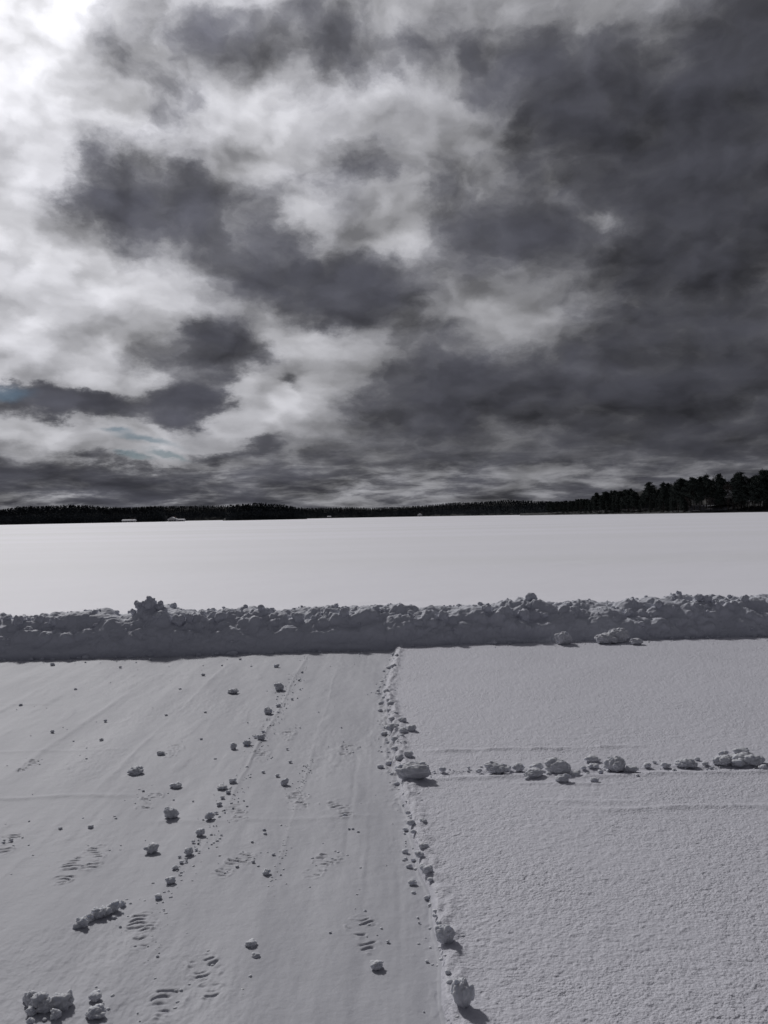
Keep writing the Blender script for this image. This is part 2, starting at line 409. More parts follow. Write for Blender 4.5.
G_left = 'crumbs of snow scattered on the cleared ground'
big_left = [
 (276, 668, 6, 5, 'small pointed clump nearest the bank on the cleared ground, above the larger rounded clump'),
 (279, 691, 11, 10, 'rounded crumbly clump, largest of those at the far end of the middle crumb line'),
 (267, 714, 10, 8, 'crumbly clump just nearer than the large rounded clump on the middle crumb line'),
 (232, 694, 12, 6, 'low wedge shaped flake of snow lying alone left of the far middle clumps'),
 (203, 676, 5, 3, 'tiny flat flake of snow near the bank, left of the wedge shaped flake'),
 (52, 666, 5, 4, 'tiny clump near the foot of the bank at the far left'),
 (247, 746, 10, 7, 'left one of the touching pair of clumps halfway up the middle crumb line'),
 (260, 740, 9, 7, 'right one of the touching pair of clumps halfway up the middle crumb line'),
 (233, 750, 7, 9, 'narrow stacked clump left of the touching pair halfway up the middle crumb line'),
 (160, 756, 9, 6, 'small clump alone behind the long dark clump on the left of the cleared ground'),
 (134, 776, 19, 10, 'long crumbly dark clump on the left half of the cleared ground'),
 (176, 789, 13, 7, 'low flat clump right of the long crumbly dark clump'),
 (284, 786, 9, 9, 'round ball of snow alone between two crumb lines'),
 (170, 819, 17, 13, 'jagged clump with a raised tip beside the middle crumb line'),
 (222, 790, 12, 6, 'flat clump at the top of the curved cluster beside a boot print'),
 (232, 784, 9, 6, 'rounded clump at the upper right of the curved cluster beside a boot print'),
 (209, 820, 10, 9, 'double lobed clump at the lower end of the curved cluster beside a boot print'),
 (199, 836, 10, 8, 'dark clump in the crumb line just nearer than the curved cluster'),
 (151, 854, 16, 11, 'lone dark clump with a peaked left end, left of the crumb line'),
 (188, 856, 10, 9, 'clump in the crumb line right of the lone peaked clump'),
 (170, 885, 11, 8, 'broken clump in the crumb line above the ridged boot print'),
 (158, 900, 8, 6, 'pointed clump at the near end of the crumb line above the ridged boot print'),
 (266, 876, 9, 7, 'small dark clump on the right hand crumb line'),
 (251, 949, 13, 8, 'clump at the near end of the right hand crumb line, larger of two'),
 (256, 959, 10, 6, 'smaller flat clump just nearer than the end clump of the right hand crumb line'),
 (94, 1003, 15, 11, 'squat block of snow at the bottom left, behind the wider block'),
 (93, 1021, 24, 14, 'wide block of snow at the bottom left, in front of the squat block'),
 (29, 1026, 9, 8, 'small ball of snow at the very bottom left, in front of the two lobed clump'),
 (377, 971, 15, 10, 'smooth wedge shaped slab of snow just below a boot print on the cleared ground'),
]
for px, py, w, h, lab in big_left:
    clump(px, py, w, h, lab, rough=.3)
# elongated broken ridge and the big two lobed clump: one thing each
def multi(name, items, label, z=0.0, base=None):
    bx, by = hit(*base, z)
    V, Fc, off2 = [], [], 0
    for i, (px, py, w, h) in enumerate(items):
        x, y = hit(px, py, z); s = y / F
        p, f = lump(w * s, w * s * .85, h * s * .74, 4, 5, int(px * 31 + py), .34)
        p = p + np.array((x - bx, y - by + w * s * .3, 0)); V.append(p); Fc.append(f + off2); off2 += len(p)
    o = link(name, mesh_np(name, np.concatenate(V), np.concatenate(Fc), M_chunk), loc=(bx, by, z + .002))
    return tag(o, label, 'snow clump')
multi('snow_clump', [(80, 930, 15, 14), (88, 924, 12, 12), (96, 921, 17, 14), (104, 918, 14, 12), (112, 914, 15, 14), (122, 908, 7, 9), (113, 920, 6, 4)], 'long broken row shaped clump of crusty snow at the lower left', base=(98, 918))
multi('snow_clump', [(29, 1008, 15, 20), (36, 1012, 24, 22), (46, 1014, 18, 18), (58, 1013, 26, 22), (66, 1008, 14, 20), (25, 1003, 8, 10), (54, 1021, 12, 12), (30, 1017, 12, 10)], 'biggest clump on the cleared ground, two crusty lobes at the bottom left corner', base=(46, 1012))

lab = 'small crumb of snow among the many strewn over the scraped ground left of the step'
small = [(278, 707, 7), (263, 733, 5), (255, 738, 5), (219, 806, 8), (222, 799, 6), (216, 814, 5), (228, 794, 7), (101, 741, 6), (52, 733, 6), (105, 722, 5), (20, 706, 5), (181, 864, 6), (175, 870, 9), (179, 858, 5),
         (198, 834, 5), (193, 843, 5), (273, 856, 5), (250, 978, 5), (157, 958, 5), (122, 915, 5), (264, 831, 5), (60, 830, 6), (11, 842, 6), (3, 844, 5), (90, 829, 8), (358, 833, 4), (349, 830, 4), (215, 760, 4), (201, 740, 4), (277, 777, 6), (290, 763, 5), (287, 750, 4),
         (302, 673, 4), (299, 681, 4), (292, 700, 4), (300, 690, 3), (240, 660, 4), (150, 660, 4), (120, 668, 4), (75, 690, 4), (180, 690, 4), (108, 1011, 5), (112, 998, 6), (102, 1006, 5), (44, 1022, 6), (130, 905, 4), (120, 928, 4), (263, 773, 5), (247, 768, 4),
         (345, 817, 7), (353, 830, 4), (252, 843, 4), (237, 868, 5), (253, 863, 5), (265, 835, 5), (196, 851, 5), (186, 862, 4), (388, 943, 5), (330, 934, 4), (427, 963, 5), (419, 924, 4), (143, 792, 4), (86, 760, 4), (205, 713, 4), (166, 716, 4), (116, 650, 4), (57, 655, 4), (85, 663, 3), (222, 666, 3), (251, 667, 3)]
for px, py, w in small:
    clump(px, py, w * .8, w * .55, lab, group=G_left, lobes=3, rough=.3)

big_right = [
 (413, 781, 38, 21, 'large lens shaped clump at the corner where the step meets the cross row of clumps'),
 (446, 944, 22, 24, 'round ball of snow on the lip of the step near the bottom'),
 (464, 1010, 25, 36, 'tall upright chunk of snow right of the step at the bottom edge of the photo'),
 (498, 774, 28, 14, 'smooth oval clump at the left end of the cross row'),
 (520, 771, 13, 9, 'small clump between the oval clump and the first cluster of the cross row'),
 (538, 771, 15, 10, 'pale rounded clump left of the tallest clump of the cross row'),
 (535, 778, 22, 10, 'flat pale clump lying in front of the pale rounded clump in the cross row'),
 (560, 775, 28, 20, 'tallest clump of the cross row with two blunt tops'),
 (563, 783, 17, 11, 'small peaked clump in front of the tallest clump of the cross row'),
 (576, 777, 13, 7, 'low clump against the right flank of the tallest clump'),
 (593, 763, 18, 8, 'low pale clump behind the cross row left of the leaning clump'),
 (595, 769, 13, 6, 'flat clump just left of the leaning clump in the cross row'),
 (618, 772, 24, 19, 'leaning clump with a high rounded top near the middle of the cross row'),
 (631, 773, 16, 8, 'low clump trailing off the right side of the leaning clump'),
 (595, 783, 10, 6, 'small separate clump lying nearer than the cross row'),
 (667, 768, 12, 6, 'small low clump after the gap in the cross row'),
 (687, 768, 24, 11, 'broad clump, first large one right of the gap in the cross row'),
 (725, 766, 24, 12, 'broad rounded clump with a lump on top in the right part of the cross row'),
 (724, 757, 12, 7, 'small clump resting behind the broad clump near the right edge'),
 (740, 767, 16, 8, 'small clump in front between the broad clump and the last ridge of the cross row'),
 (753, 766, 34, 14, 'long ridge shaped clump at the right end of the cross row'),
 (742, 754, 17, 7, 'small clump standing behind the last ridge of the cross row'),
 (443, 772, 8, 5, 'lone crumb between the large lens shaped clump and the oval clump'),
 (533, 636, 12, 8, 'small round clump at the foot of the bank, left of the lone ball'),
 (564, 641, 16, 13, 'round ball of snow lying at the foot of the bank'),
 (607, 640, 20, 10, 'flattish clump at the foot of the bank, left one of a touching pair'),
 (620, 639, 20, 14, 'rounded clump at the foot of the bank, right one of a touching pair'),
 (638, 641, 11, 6, 'small clump right of the touching pair at the foot of the bank'),
]
for px, py, w, h, lb in big_right:
    foot = py < 645
    if foot: w, h, py = w * 1.25, h * 1.35, py + 4
    clump(px, py, w, h, lb, z=SLAB, rough=.20, lobes=5, depth=.75)
lab = 'small crumb of snow beside the clumps of the cross row on the untouched snow'
for px, py, w in ((648, 768, 8), (655, 764, 5), (706, 766, 7), (698, 761, 6), (584, 770, 6), (549, 776, 6), (509, 770, 6), (610, 760, 5), (601, 774, 6), (675, 772, 5), (765, 770, 9), (527, 780, 5), (588, 776, 5), (735, 758, 6), (480, 772, 5), (638, 777, 4), (469, 769, 4)):
    clump(px, py, w, w * .7, lab, z=SLAB, group='small crumbs along the cross row', lobes=3)

edge_l = 'small crumbly clump in the ragged line strewn along the step between scraped and untouched snow'
G_e = 'small clumps along the step'
edge_items = [(394, 656, 5), (397, 657, 5), (389, 669, 5), (393, 668, 7), (384, 672, 3), (387, 676, 3), (382, 683, 4), (385, 686, 4), (378, 692, 4), (379, 695, 4), (386, 693, 6), (384, 699, 5), (389, 702, 6), (391, 706, 8), (381, 705, 6), (380, 712, 5),
              (389, 712, 5), (396, 716, 7), (392, 721, 7), (402, 723, 9), (392, 731, 12), (411, 732, 12), (403, 734, 10), (384, 736, 7), (395, 742, 8), (404, 744, 5), (399, 746, 6), (388, 744, 4), (395, 751, 7), (400, 754, 6), (389, 754, 4), (409, 758, 10), (399, 761, 10),
              (389, 766, 9), (380, 769, 7), (392, 776, 5), (397, 786, 6), (400, 792, 5), (402, 800, 5), (405, 808, 6), (408, 815, 6), (411, 826, 9), (406, 832, 6), (413, 834, 6), (423, 850, 10), (419, 858, 10), (405, 854, 7), (413, 862, 5), (410, 869, 7), (428, 875, 14),
              (422, 868, 6), (413, 886, 9), (430, 882, 6), (428, 901, 8), (431, 908, 6), (435, 918, 5), (439, 926, 6), (448, 975, 6), (450, 985, 7), (398, 770, 6), (401, 738, 6), (386, 729, 5), (397, 727, 5), (424, 824, 8), (380, 688, 3), (393, 697, 3)]
for px, py, w in edge_items:
    x, y = hit(px, py, .02)
    z = SLAB if x > x_edge(y) else .0
    clump(px, py, w * 1.05, w * .75, edge_l, z=z - .003, group=G_e, lobes=3)

# uncountable fine crumbs
V, Fc, o2 = [], [], 0
iv, if_ = ico(1)
def crumb(x, y, z, r):
    global o2
    p = iv * (r * rng.uniform(.6, 1.3, (len(iv), 1))) * np.array((1.2, 1, .7)) + np.array((x, y, z))
    V.append(p); Fc.append(if_ + o2); o2 += len(p)
for i in range(1900):
    k = random.random()
    if k < .34:
        y = random.uniform(2.4, 9.8); x = float(x_edge(y)) + random.gauss(.005, .045); r = .0035 + .006 * random.random() ** 2
        if random.random() > .35 + .65 * (5.0 < y < 7.8): continue
    elif k < .52:
        y = random.uniform(3, 9.6); x = -.92 + random.gauss(0, .04) + .02 * math.sin(y * 3); r = .003 + .005 * random.random() ** 2
    elif k < .62:
        y = random.uniform(2.6, 5.5); x = -.52 + random.gauss(0, .02); r = .003 + .003 * random.random()
    elif k < .72:
        c_ = random.choice(P); x = c_[0] + random.gauss(0, .08); y = c_[1] + random.gauss(0, .1); r = .003 + .004 * random.random()
    elif k < .84:
        x = random.uniform(.2, 4); y = 5.05 + random.gauss(0, .05); r = .004 + .006 * random.random() ** 2
    elif k < .92:
        x = random.uniform(-6, 6); y = 9.93 + .062 * x - abs(random.gauss(0, .15)); r = .006 + .008 * random.random()
    else:
        y = random.uniform(2.4, 9.6); x = random.uniform(-.6 * y, .1); r = .003 + .005 * random.random() ** 2
    crumb(x, y, SLAB if x > float(x_edge(y)) else .002, r)
tag(link('snow_crumbs', mesh_np('snow_crumbs', np.concatenate(V), np.concatenate(Fc), M_chunk)), 'fine scattered grains of snow broken off along the scraped lines and the step', 'snow crumbs', kind='stuff')

# ------------------------------------------------------------------ trees
class MB:
    def __init__(s): s.v = []; s.f = []; s.n = 0
    def add(s, v, f):
        v = np.asarray(v, float); f = np.asarray(f, int)
        s.v.append(v); s.f.append(f + s.n); s.n += len(v)
    def tube(s, a, b, ra, rb, k=6):
        a = np.array(a, float); b = np.array(b, float); d = b - a; d /= np.linalg.norm(d) + 1e-9
        u = np.cross(d, (0, 0, 1.)) if abs(d[2]) < .95 else np.cross(d, (1., 0, 0)); u /= np.linalg.norm(u); w = np.cross(d, u)
        an = np.arange(k) * 2 * np.pi / k
        ring = np.outer(np.cos(an), u) + np.outer(np.sin(an), w)
        v = np.concatenate([a + ring * ra, b + ring * rb]); i = np.arange(k); j = (i + 1) % k
        s.add(v, np.stack([i, j, j + k, i + k], -1))
    def leaves(s, c, spread, size, n, r, flat=.5):
        """n small quads scattered round centre c"""
        P_ = c + r.normal(0, 1, (n, 3)) * np.array(spread)
        a = r.normal(0, 1, (n, 3)); a[:, 2] *= flat; a /= np.linalg.norm(a, axis=1)[:, None]
        b = r.normal(0, 1, (n, 3)); b -= (b * a).sum(1)[:, None] * a; b /= np.linalg.norm(b, axis=1)[:, None]
        sz = size * r.uniform(.5, 1.2, (n, 1)); a = a * sz; b = b * sz * .55
        v = np.stack([P_ - a, P_ + b, P_ + a, P_ - b], 1).reshape(-1, 3)
        s.add(v, np.arange(4 * n).reshape(n, 4))
    def mesh(s, name, mat, smooth=False):
        return mesh_np(name, np.concatenate(s.v), np.concatenate(s.f), mat, smooth)

def pine_parts(seed, H, style):
    r = np.random.default_rng(seed)
    t = MB(); c = MB()
    lean = r.normal(0, .02, 2)
    pts = [np.array((lean[0] * z * H + .15 * math.sin(z * 5 + seed), lean[1] * z * H, z * H)) for z in np.linspace(0, 1, 7)]
    for i in range(6):
        t.tube(pts[i], pts[i + 1], .30 * (1 - i / 6.6) * H / 20, .30 * (1 - (i + 1) / 6.6) * H / 20, 7)
    def trunk(z): return np.array([np.interp(z, np.linspace(0, 1, 7), [p[k] for p in pts]) for k in range(3)])
    if style == 'white':
        z0 = r.uniform(.25, .42); nb = 30; 
        for i in range(nb):
            z = z0 + (1 - z0) * (i / nb) ** .9
            w = H * .21 * (math.sin(min(1, (1 - (z - z0) / (1 - z0)) * 1.25 + .12) * math.pi * .5)) * r.uniform(.3, 1.35)
            a = r.uniform(0, 6.28); p = trunk(z); e = p + np.array((math.cos(a) * w, math.sin(a) * w, w * r.uniform(.0, .45)))
            t.tube(p, e, .07, .02, 4)
            for q in (.45, .75, 1.0):
                m = p + (e - p) * q
                c.leaves(m + r.normal(0, .2, 3), (.66, .66, .33), .40, 40, r, .45)
        c.leaves(trunk(.985), (.35, .35, .5), .34, 50, r)
    elif style == 'spruce':
        z0 = .12; nb = 46
        for i in range(nb):
            z = z0 + (1 - z0) * i / nb
            w = H * .16 * (1 - (i / nb)) ** .85 * r.uniform(.65, 1.1) + .15
            a = i * 2.4 + r.uniform(-.3, .3); p = trunk(z); e = p + np.array((math.cos(a) * w, math.sin(a) * w, -w * .15))
            t.tube(p, e, .05, .015, 4)
            for q in ((.4, .75, 1.0) if w > 1 else (.8,)):
                c.leaves(p + (e - p) * q, (.32, .32, .22), .32, 15, r, .5)
        c.leaves(trunk(1.0), (.1, .1, .35), .25, 24, r)
    return t, c

def bare_parts(seed, H):
    r = np.random.default_rng(seed); t = MB(); c = MB()
    def grow(p, d, L, rad, lev):
        e = p + d * L
        (t if lev < 2 else c).tube(p, e, rad, rad * .6, 6 if lev < 2 else 3)
        if lev >= 5: return
        for k in range(3 if lev < 3 else 4):
            nd = d + r.normal(0, .38 if lev else .3, 3); nd[2] = abs(nd[2]) * .9 + .15; nd /= np.linalg.norm(nd)
            grow(p + d * L * r.uniform(.6, 1.0), nd, L * r.uniform(.55, .78), max(rad * .55, .02), lev + 1)
    grow(np.zeros(3), np.array((0, 0, 1.)), H * .36, .2, 0)
    return t, c

kinds = []
for i, (st, H) in enumerate([('white', 20), ('white', 18), ('white', 22), ('white', 17), ('white', 21), ('spruce', 17), ('spruce', 14), ('white', 15)]):
    t, c = pine_parts(40 + i, H, st)
    kinds.append((st, H, t.mesh('trunk', M_bark, True), c.mesh('crown', M_foliage)))
for i in range(2):
    t, c = bare_parts(90 + i, 15)
    kinds.append(('bare', 15, t.mesh('trunk', M_twig, True), c.mesh('crown', M_twig)))

sky_x = [0, 20, 50, 60, 85, 100, 130, 150, 180, 200, 230, 250, 255, 265, 285, 295, 305, 330, 350, 370, 400, 420, 430, 450, 480, 490, 505, 530, 560, 575, 590, 597, 605, 613, 620, 628, 635, 640, 645, 650, 655, 658, 663, 670, 680, 690, 694, 701, 712, 720, 725, 730, 738, 742, 750, 760, 768, 800, 860]
sky_y = [509.6, 507, 506, 505.5, 505, 507, 508, 506.5, 506, 506, 505, 504, 503, 503.5, 505, 507, 508.5, 507.5, 507, 508, 506.5, 506, 505, 503, 502, 501, 500, 501, 501.5, 499, 498, 493, 492, 489.5, 488.5, 488, 489, 492, 487, 483, 487, 488, 483, 483, 479.5, 478.5, 478, 475, 476, 475, 480, 476, 474, 473, 475, 471, 470, 469, 468]

# the near right hand shore: a low wooded rise with a snowy clearing
def shore_y(px):      # distance of the waterline there
    return float(np.interp(px, [540, 600, 650, 690, 768, 900], [760, 640, 560, 500, 460, 430]))
def px_x(px, Y): return (px - 384) / F * Y      # lateral position of a bearing
def rise(t, px):      # ground height above the lake, t metres behind the waterline
    top = float(np.interp(px, [540, 620, 700, 768, 900], [2.0, 3.5, 6, 7.5, 8]))
    return FIELD + top * (1 - math.exp(-t / 22.0)) 
n_px = np.linspace(520, 980, 140); n_t = np.concatenate([[-1, 0], np.geomspace(1, 160, 40)])
V = []
for t in n_t:
    for q in n_px:
        Y = shore_y(q) + max(t, 0) * 1.0; x = px_x(q, shore_y(q)) * (Y / shore_y(q))
        z = rise(max(t, 0), q) if t >= 0 else -.2
        V.append((x, Y + (t if t < 0 else 0), z + (.5 * math.sin(q * .9) * math.sin(t * .3) if t > 3 else 0)))
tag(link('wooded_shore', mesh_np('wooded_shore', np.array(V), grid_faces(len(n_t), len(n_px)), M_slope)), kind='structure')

V = []
c_px = np.linspace(687, 731, 30); c_t = np.geomspace(3, 34, 14)
for t in c_t:
    for q in c_px:
        Y = shore_y(q) + t; edge = min(1, (q - 687) / 5, (731 - q) / 5, (34 - t) / 8 if t > 26 else 1)
        V.append((px_x(q, shore_y(q)) * (Y / shore_y(q)), Y, rise(t, q) - .6 + 1.15 * edge ** .5 + .12 * math.sin(q * 2.1 + t)))
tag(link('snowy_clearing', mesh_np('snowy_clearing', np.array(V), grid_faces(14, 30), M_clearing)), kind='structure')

def place_tree(kind, x, y, z, H, label, group, rz):
    st, h0, tm, cm = kinds[kind]
    root = bpy.data.objects.new({'white': 'pine_tree', 'spruce': 'spruce_tree', 'bare': 'bare_tree'}[st], None); col.objects.link(root)
    s = H / h0
    root.location = (x, y, z); root.rotation_euler = (0, 0, rz); root.scale = (s * 1.0, s * 1.0, s)
    tag(root, label, {'white': 'pine tree', 'spruce': 'spruce tree', 'bare': 'tree'}[st], group)
    for nm, me in (('trunk', tm), ('crown', cm)):
        o = bpy.data.objects.new(nm, me); col.objects.link(o); o.parent = root
    return root

L_row = 'dark pine merging with its neighbours in the wood on the right hand shore'
L_spr = 'narrow pointed spruce tucked into the wood on the right hand shore'
L_bare = 'bare leafless tree with fine twigs in the wood on the right hand shore'
# tall ones that make the skyline, read off left to right
special = [(597, 0, 'leftmost pine standing clear of the low tree line on the right hand shore'),
           (650, 2, 'tall pine with a tapering top left of the notch in the right hand wood'),
           (663, 4, 'tall round crowned pine just right of the notch in the right hand wood'),
           (681, 1, 'round topped pine left of the snowy clearing'),
           (694, 0, 'broad pine in front of the snowy clearing'),
           (706, 4, 'tallest broad pine at the centre of the snowy clearing'),
           (720, 3, 'pine with a small detached round top right of the broad central pine'),
           (741, 2, 'tall domed pine right of the bare twiggy trees'),
           (764, 4, 'tallest pine at the right edge of the photo')]
def tree_for(px, top, Y, t, kind, label, group, rz=None):
    base = rise(t, px)
    _, zt = at_depth(px, top, Y)
    H = max(5.5, zt - base)
    x, _ = at_depth(px, 500, Y)
    place_tree(kind, x, Y, base - .15, H, label, group, random.uniform(0, 6.28) if rz is None else rz)
for px, k, lab in special:
    t = random.uniform(4, 12)
    tree_for(px, np.interp(px, sky_x, sky_y) - .3, shore_y(px) + t, t, k, lab, 'tall pines on the right hand shore')
for i in range(285):
    px = 548 + 262 * ((i * .618034) % 1.0)
    lvl = i % 3
    t = (random.uniform(2, 9), random.uniform(10, 26), random.uniform(26, 60))[lvl]
    clearing = 686 < px < 732
    if clearing and t < 26 and random.random() < .8: continue
    top = np.interp(px, sky_x, sky_y)
    H_px = 512 - top
    f = random.uniform(.5, .88) if lvl == 0 else random.uniform(.80, .99)
    if 636 < px < 644: f *= .85
    st = random.random()
    if 724 < px < 736: k = 8 + i % 2; f = .95
    elif st < .10: k = 8 + i % 2; f *= .9
    elif st < .28: k = 5 + i % 2
    else: k = random.choice([0, 1, 2, 3, 4, 7])
    lab = {'white': L_row, 'spruce': L_spr, 'bare': L_bare}[kinds[k][0]]
    g = {'white': 'pines in the right hand wood', 'spruce': 'spruces in the right hand wood', 'bare': 'bare trees in the right hand wood'}[kinds[k][0]]
    tree_for(px, 512 - H_px * f, shore_y(px) + t, t, k, lab, g)

# far woods: one mass each
def small_tree(m, x, y, z, H, r, conical):
    n = 34
    for k in range(n):
        q = (k + .5) / n
        w = H * (.24 * (1 - q) ** .8 + .03) if conical else H * .26 * math.sin(math.pi * min(1, .25 + q * .72)) ** .7
        m.leaves(np.array((x, y, z + H * (.06 + .92 * q))), (w * .62, w * .62, H * .03), H * .075, 6, r, .5)
def far_wood(name, label, pxs, base_y, depth_y, rows_, Hm, dens, seed, lift=0.0, conical=.6, jag=.6):
    """wood between two bearings; crest follows the skyline"""
    r = np.random.default_rng(seed); m = MB()
    x0, x1 = pxs
    px = x0
    hv = []
    nn = 60
    for lay, dY in enumerate(np.linspace(0, depth_y, rows_)):
        px = x0 - (8 if x0 <= 0 else 0)
        while px < x1:
            Y = base_y(px) + dY
            top = float(np.interp(px, sky_x, sky_y)) if lift == 0 else lift(px)
            endf = min(1, (x1 - px) / 5.0 + .25) if x1 < 560 else 1
            begf = min(1, (px - x0) / 5.0 + .25) if x0 > 5 else 1
            _, zt = at_depth(px, top, Y)
            zt = FIELD + (zt - FIELD) * (.55 + .45 * lay / max(1, rows_ - 1)) * endf * begf
            x, _ = at_depth(px, 510, Y)
            H = Hm * r.uniform(.7, 1.15)
            z = max(FIELD - .3, zt - H * .95)
            H = min(H, zt - z + r.uniform(-.5, 1) * jag)
            small_tree(m, x, Y, z, max(2.5, H), r, r.random() < conical)
            px += dens * r.uniform(.6, 1.4)
    return tag(link(name, m.mesh(name, M_farwood)), label, 'woodland', kind='stuff')
def hill(name, x0, x1, base_y, depth, hgt, off_px=0):
    V = []; q_ = np.linspace(x0, x1, 90); tt = np.linspace(0, 1, 14)
    for t in tt:
        for q in q_:
            Y = base_y(q) + t * depth
            top = float(np.interp(q, sky_x, sky_y)) + hgt
            _, z = at_depth(q, top, Y); x, _ = at_depth(q, 510, Y)
            e = min(1, (q - x0) / 12.0, (x1 - q) / 12.0); e = max(0, e)
            z = FIELD - .4 + max(0, z - FIELD) * math.sin(min(1, t * 1.15) * math.pi / 2) * e
            V.append((x, Y, z))
    tag(link(name, mesh_np(name, np.array(V), grid_faces(14, 90), M_hill)), kind='structure')

fy_mid = lambda p: max(820.0, 2000.0 - 2.2 * abs(p - 360) - (max(0, p - 420) * 3.5))
fy_left = lambda p: 760.0 + 1.2 * p
fy_pen = lambda p: 900.0 + 1.0 * max(0, p - 240)
mid_top = lambda p: float(np.interp(p, [0, 120, 150, 180, 230, 260, 300, 330, 350, 370, 400, 430, 450, 480, 505, 530, 560, 600, 700], [510, 508, 506.5, 506, 505.4, 506, 508.2, 507.5, 507, 508, 506.5, 505, 503, 502, 500, 501, 501.5, 500, 499]))
far_wood('distant_woods', 'low dark wooded shore running across the whole far side of the lake', (60, 690), fy_mid, 130, 5, 15, 1.6, 5, lift=mid_top, conical=.7)
hill('distant_hills', 40, 720, lambda p: fy_mid(p) + 15, 140, 2.2)
far_wood('left_woods', 'dark even wood along the nearer shore at the left edge of the photo', (-60, 166), fy_left, 50, 4, 14, 2.2, 6)
hill('left_shore', -90, 168, lambda p: fy_left(p) + 8, 60, 4)
far_wood('point_woods', 'darker wooded point jutting out left of centre with a few taller tree tops', (226, 306), fy_pen, 45, 4, 15, 2.1, 7)
hill('wooded_point', 222, 308, lambda p: fy_pen(p) + 8, 50, 4)

# ------------------------------------------------------------------ shoreline cabins
def boxm(m, x0, x1, y0, y1, z0, z1):
    v = [(x, y, z) for z in (z0, z1) for y in (y0, y1) for x in (x0, x1)]
    m.add(v, [(0, 2, 3, 1), (4, 5, 7, 6), (0, 1, 5, 4), (2, 6, 7, 3), (0, 4, 6, 2), (1, 3, 7, 5)])
def cabin(px, Y, W, D_, hw, hr, wall, label, along=True, chimney=True, z=None, deck=False, roofmat=None):
    x, _ = at_depth(px, 515, Y)
    root = bpy.data.objects.new('cabin', None); col.objects.link(root); root.location = (x, Y, FIELD if z is None else z)
    tag(root, label, 'house', 'cabins on the far shores')
    m = MB(); boxm(m, -W / 2, W / 2, 0, D_, -.6, hw)
    link('wall', m.mesh('wall', wall), root)
    m = MB(); e = .5
    if along:   # ridge parallel to the shore
        v = [(-W / 2 - e, -e, hw), (W / 2 + e, -e, hw), (W / 2 + e, D_ / 2, hw + hr), (-W / 2 - e, D_ / 2, hw + hr), (W / 2 + e, D_ + e, hw), (-W / 2 - e, D_ + e, hw)]
        v2 = [(a, b, c + .35) for a, b, c in v]
        m.add(v + v2, [(6, 7, 8, 9), (9, 8, 10, 11), (0, 3, 2, 1), (3, 5, 4, 2), (0, 1, 7, 6), (5, 11, 10, 4), (1, 2, 8, 7), (2, 4, 10, 8), (0, 6, 9, 3), (3, 9, 11, 5)])
    else:
        v = [(-W / 2 - e, -e, hw), (0, -e, hw + hr), (W / 2 + e, -e, hw), (-W / 2 - e, D_ + e, hw), (0, D_ + e, hw + hr), (W / 2 + e, D_ + e, hw)]
        v2 = [(a, b, c + .35) for a, b, c in v]
        m.add(v + v2, [(6, 7, 10, 9), (7, 8, 11, 10), (0, 3, 4, 1), (1, 4, 5, 2), (0, 1, 7, 6), (1, 2, 8, 7), (3, 9, 10, 4), (4, 10, 11, 5), (0, 6, 9, 3), (2, 5, 11, 8)])
        g = MB(); g.add([(-W / 2, -.02, hw), (W / 2, -.02, hw), (.01, -.02, hw + hr), (-.01, -.02, hw + hr), (-W / 2, .3, hw), (W / 2, .3, hw), (.01, .3, hw + hr), (-.01, .3, hw + hr)],
                       [(0, 1, 2, 3), (4, 7, 6, 5), (0, 3, 7, 4), (1, 5, 6, 2)])
        link('gable', g.mesh('gable', wall), root)
    link('roof', m.mesh('roof', roofmat or M_roofsnow), root)
    for q in (-.34, .05, .32):
        w = MB(); boxm(w, q * W - .55, q * W + .55, -.06, .05, hw * .38, hw * .82); link('window', w.mesh('window', M_dark), root)
    w = MB(); boxm(w, -.16 * W - .45, -.16 * W + .45, -.07, .05, 0, hw * .78); link('door', w.mesh('door', M_dark), root)
    if chimney:
        w = MB(); boxm(w, W * .22, W * .22 + .8, D_ * .5, D_ * .5 + .8, hw, hw + hr + 1.3); link('chimney', w.mesh('chimney', M_brick), root)
    if deck:
        w = MB(); boxm(w, -W * .6, W * .6, -3, -.1, -.25, 0)
        for q in np.linspace(-W * .6, W * .6 - .12, 9): boxm(w, q, q + .12, -3, -2.88, 0, 1)
        boxm(w, -W * .6, W * .6, -3.02, -2.86, 1.0, 1.08)
        link('deck', w.mesh('deck', M_wallgrey), root)
cabin(128, 890, 13, 7, 1.8, 1.2, M_wallpale, 'long low pale building on the waterline left of the gabled cabin')
cabin(172, 905, 9, 8, 2.3, 2.4, M_wallpale, 'small pale cabin with a snowy gable roof right of the left wood', along=False)
cabin(180, 915, 8, 6, 1.6, 1.0, M_wallpale, 'low pale shed close to the right side of the gabled cabin', chimney=False)
cabin(420, 1780, 9, 7, 3.5, 3.2, M_wallpale, 'tiny pale cabin alone on the far shore right of the centre', along=False)
cabin(329, 1900, 8, 6, 3, 2, M_wallgrey, 'tiny grey cabin on the far shore left of the centre', chimney=False)
cabin(722, 500, 17, 9, 3.0, 1.9, M_wallgrey, 'large grey lodge with a long roof among the pines of the right hand shore', z=rise(28, 722) + 1.0, deck=True, roofmat=M_clearing)

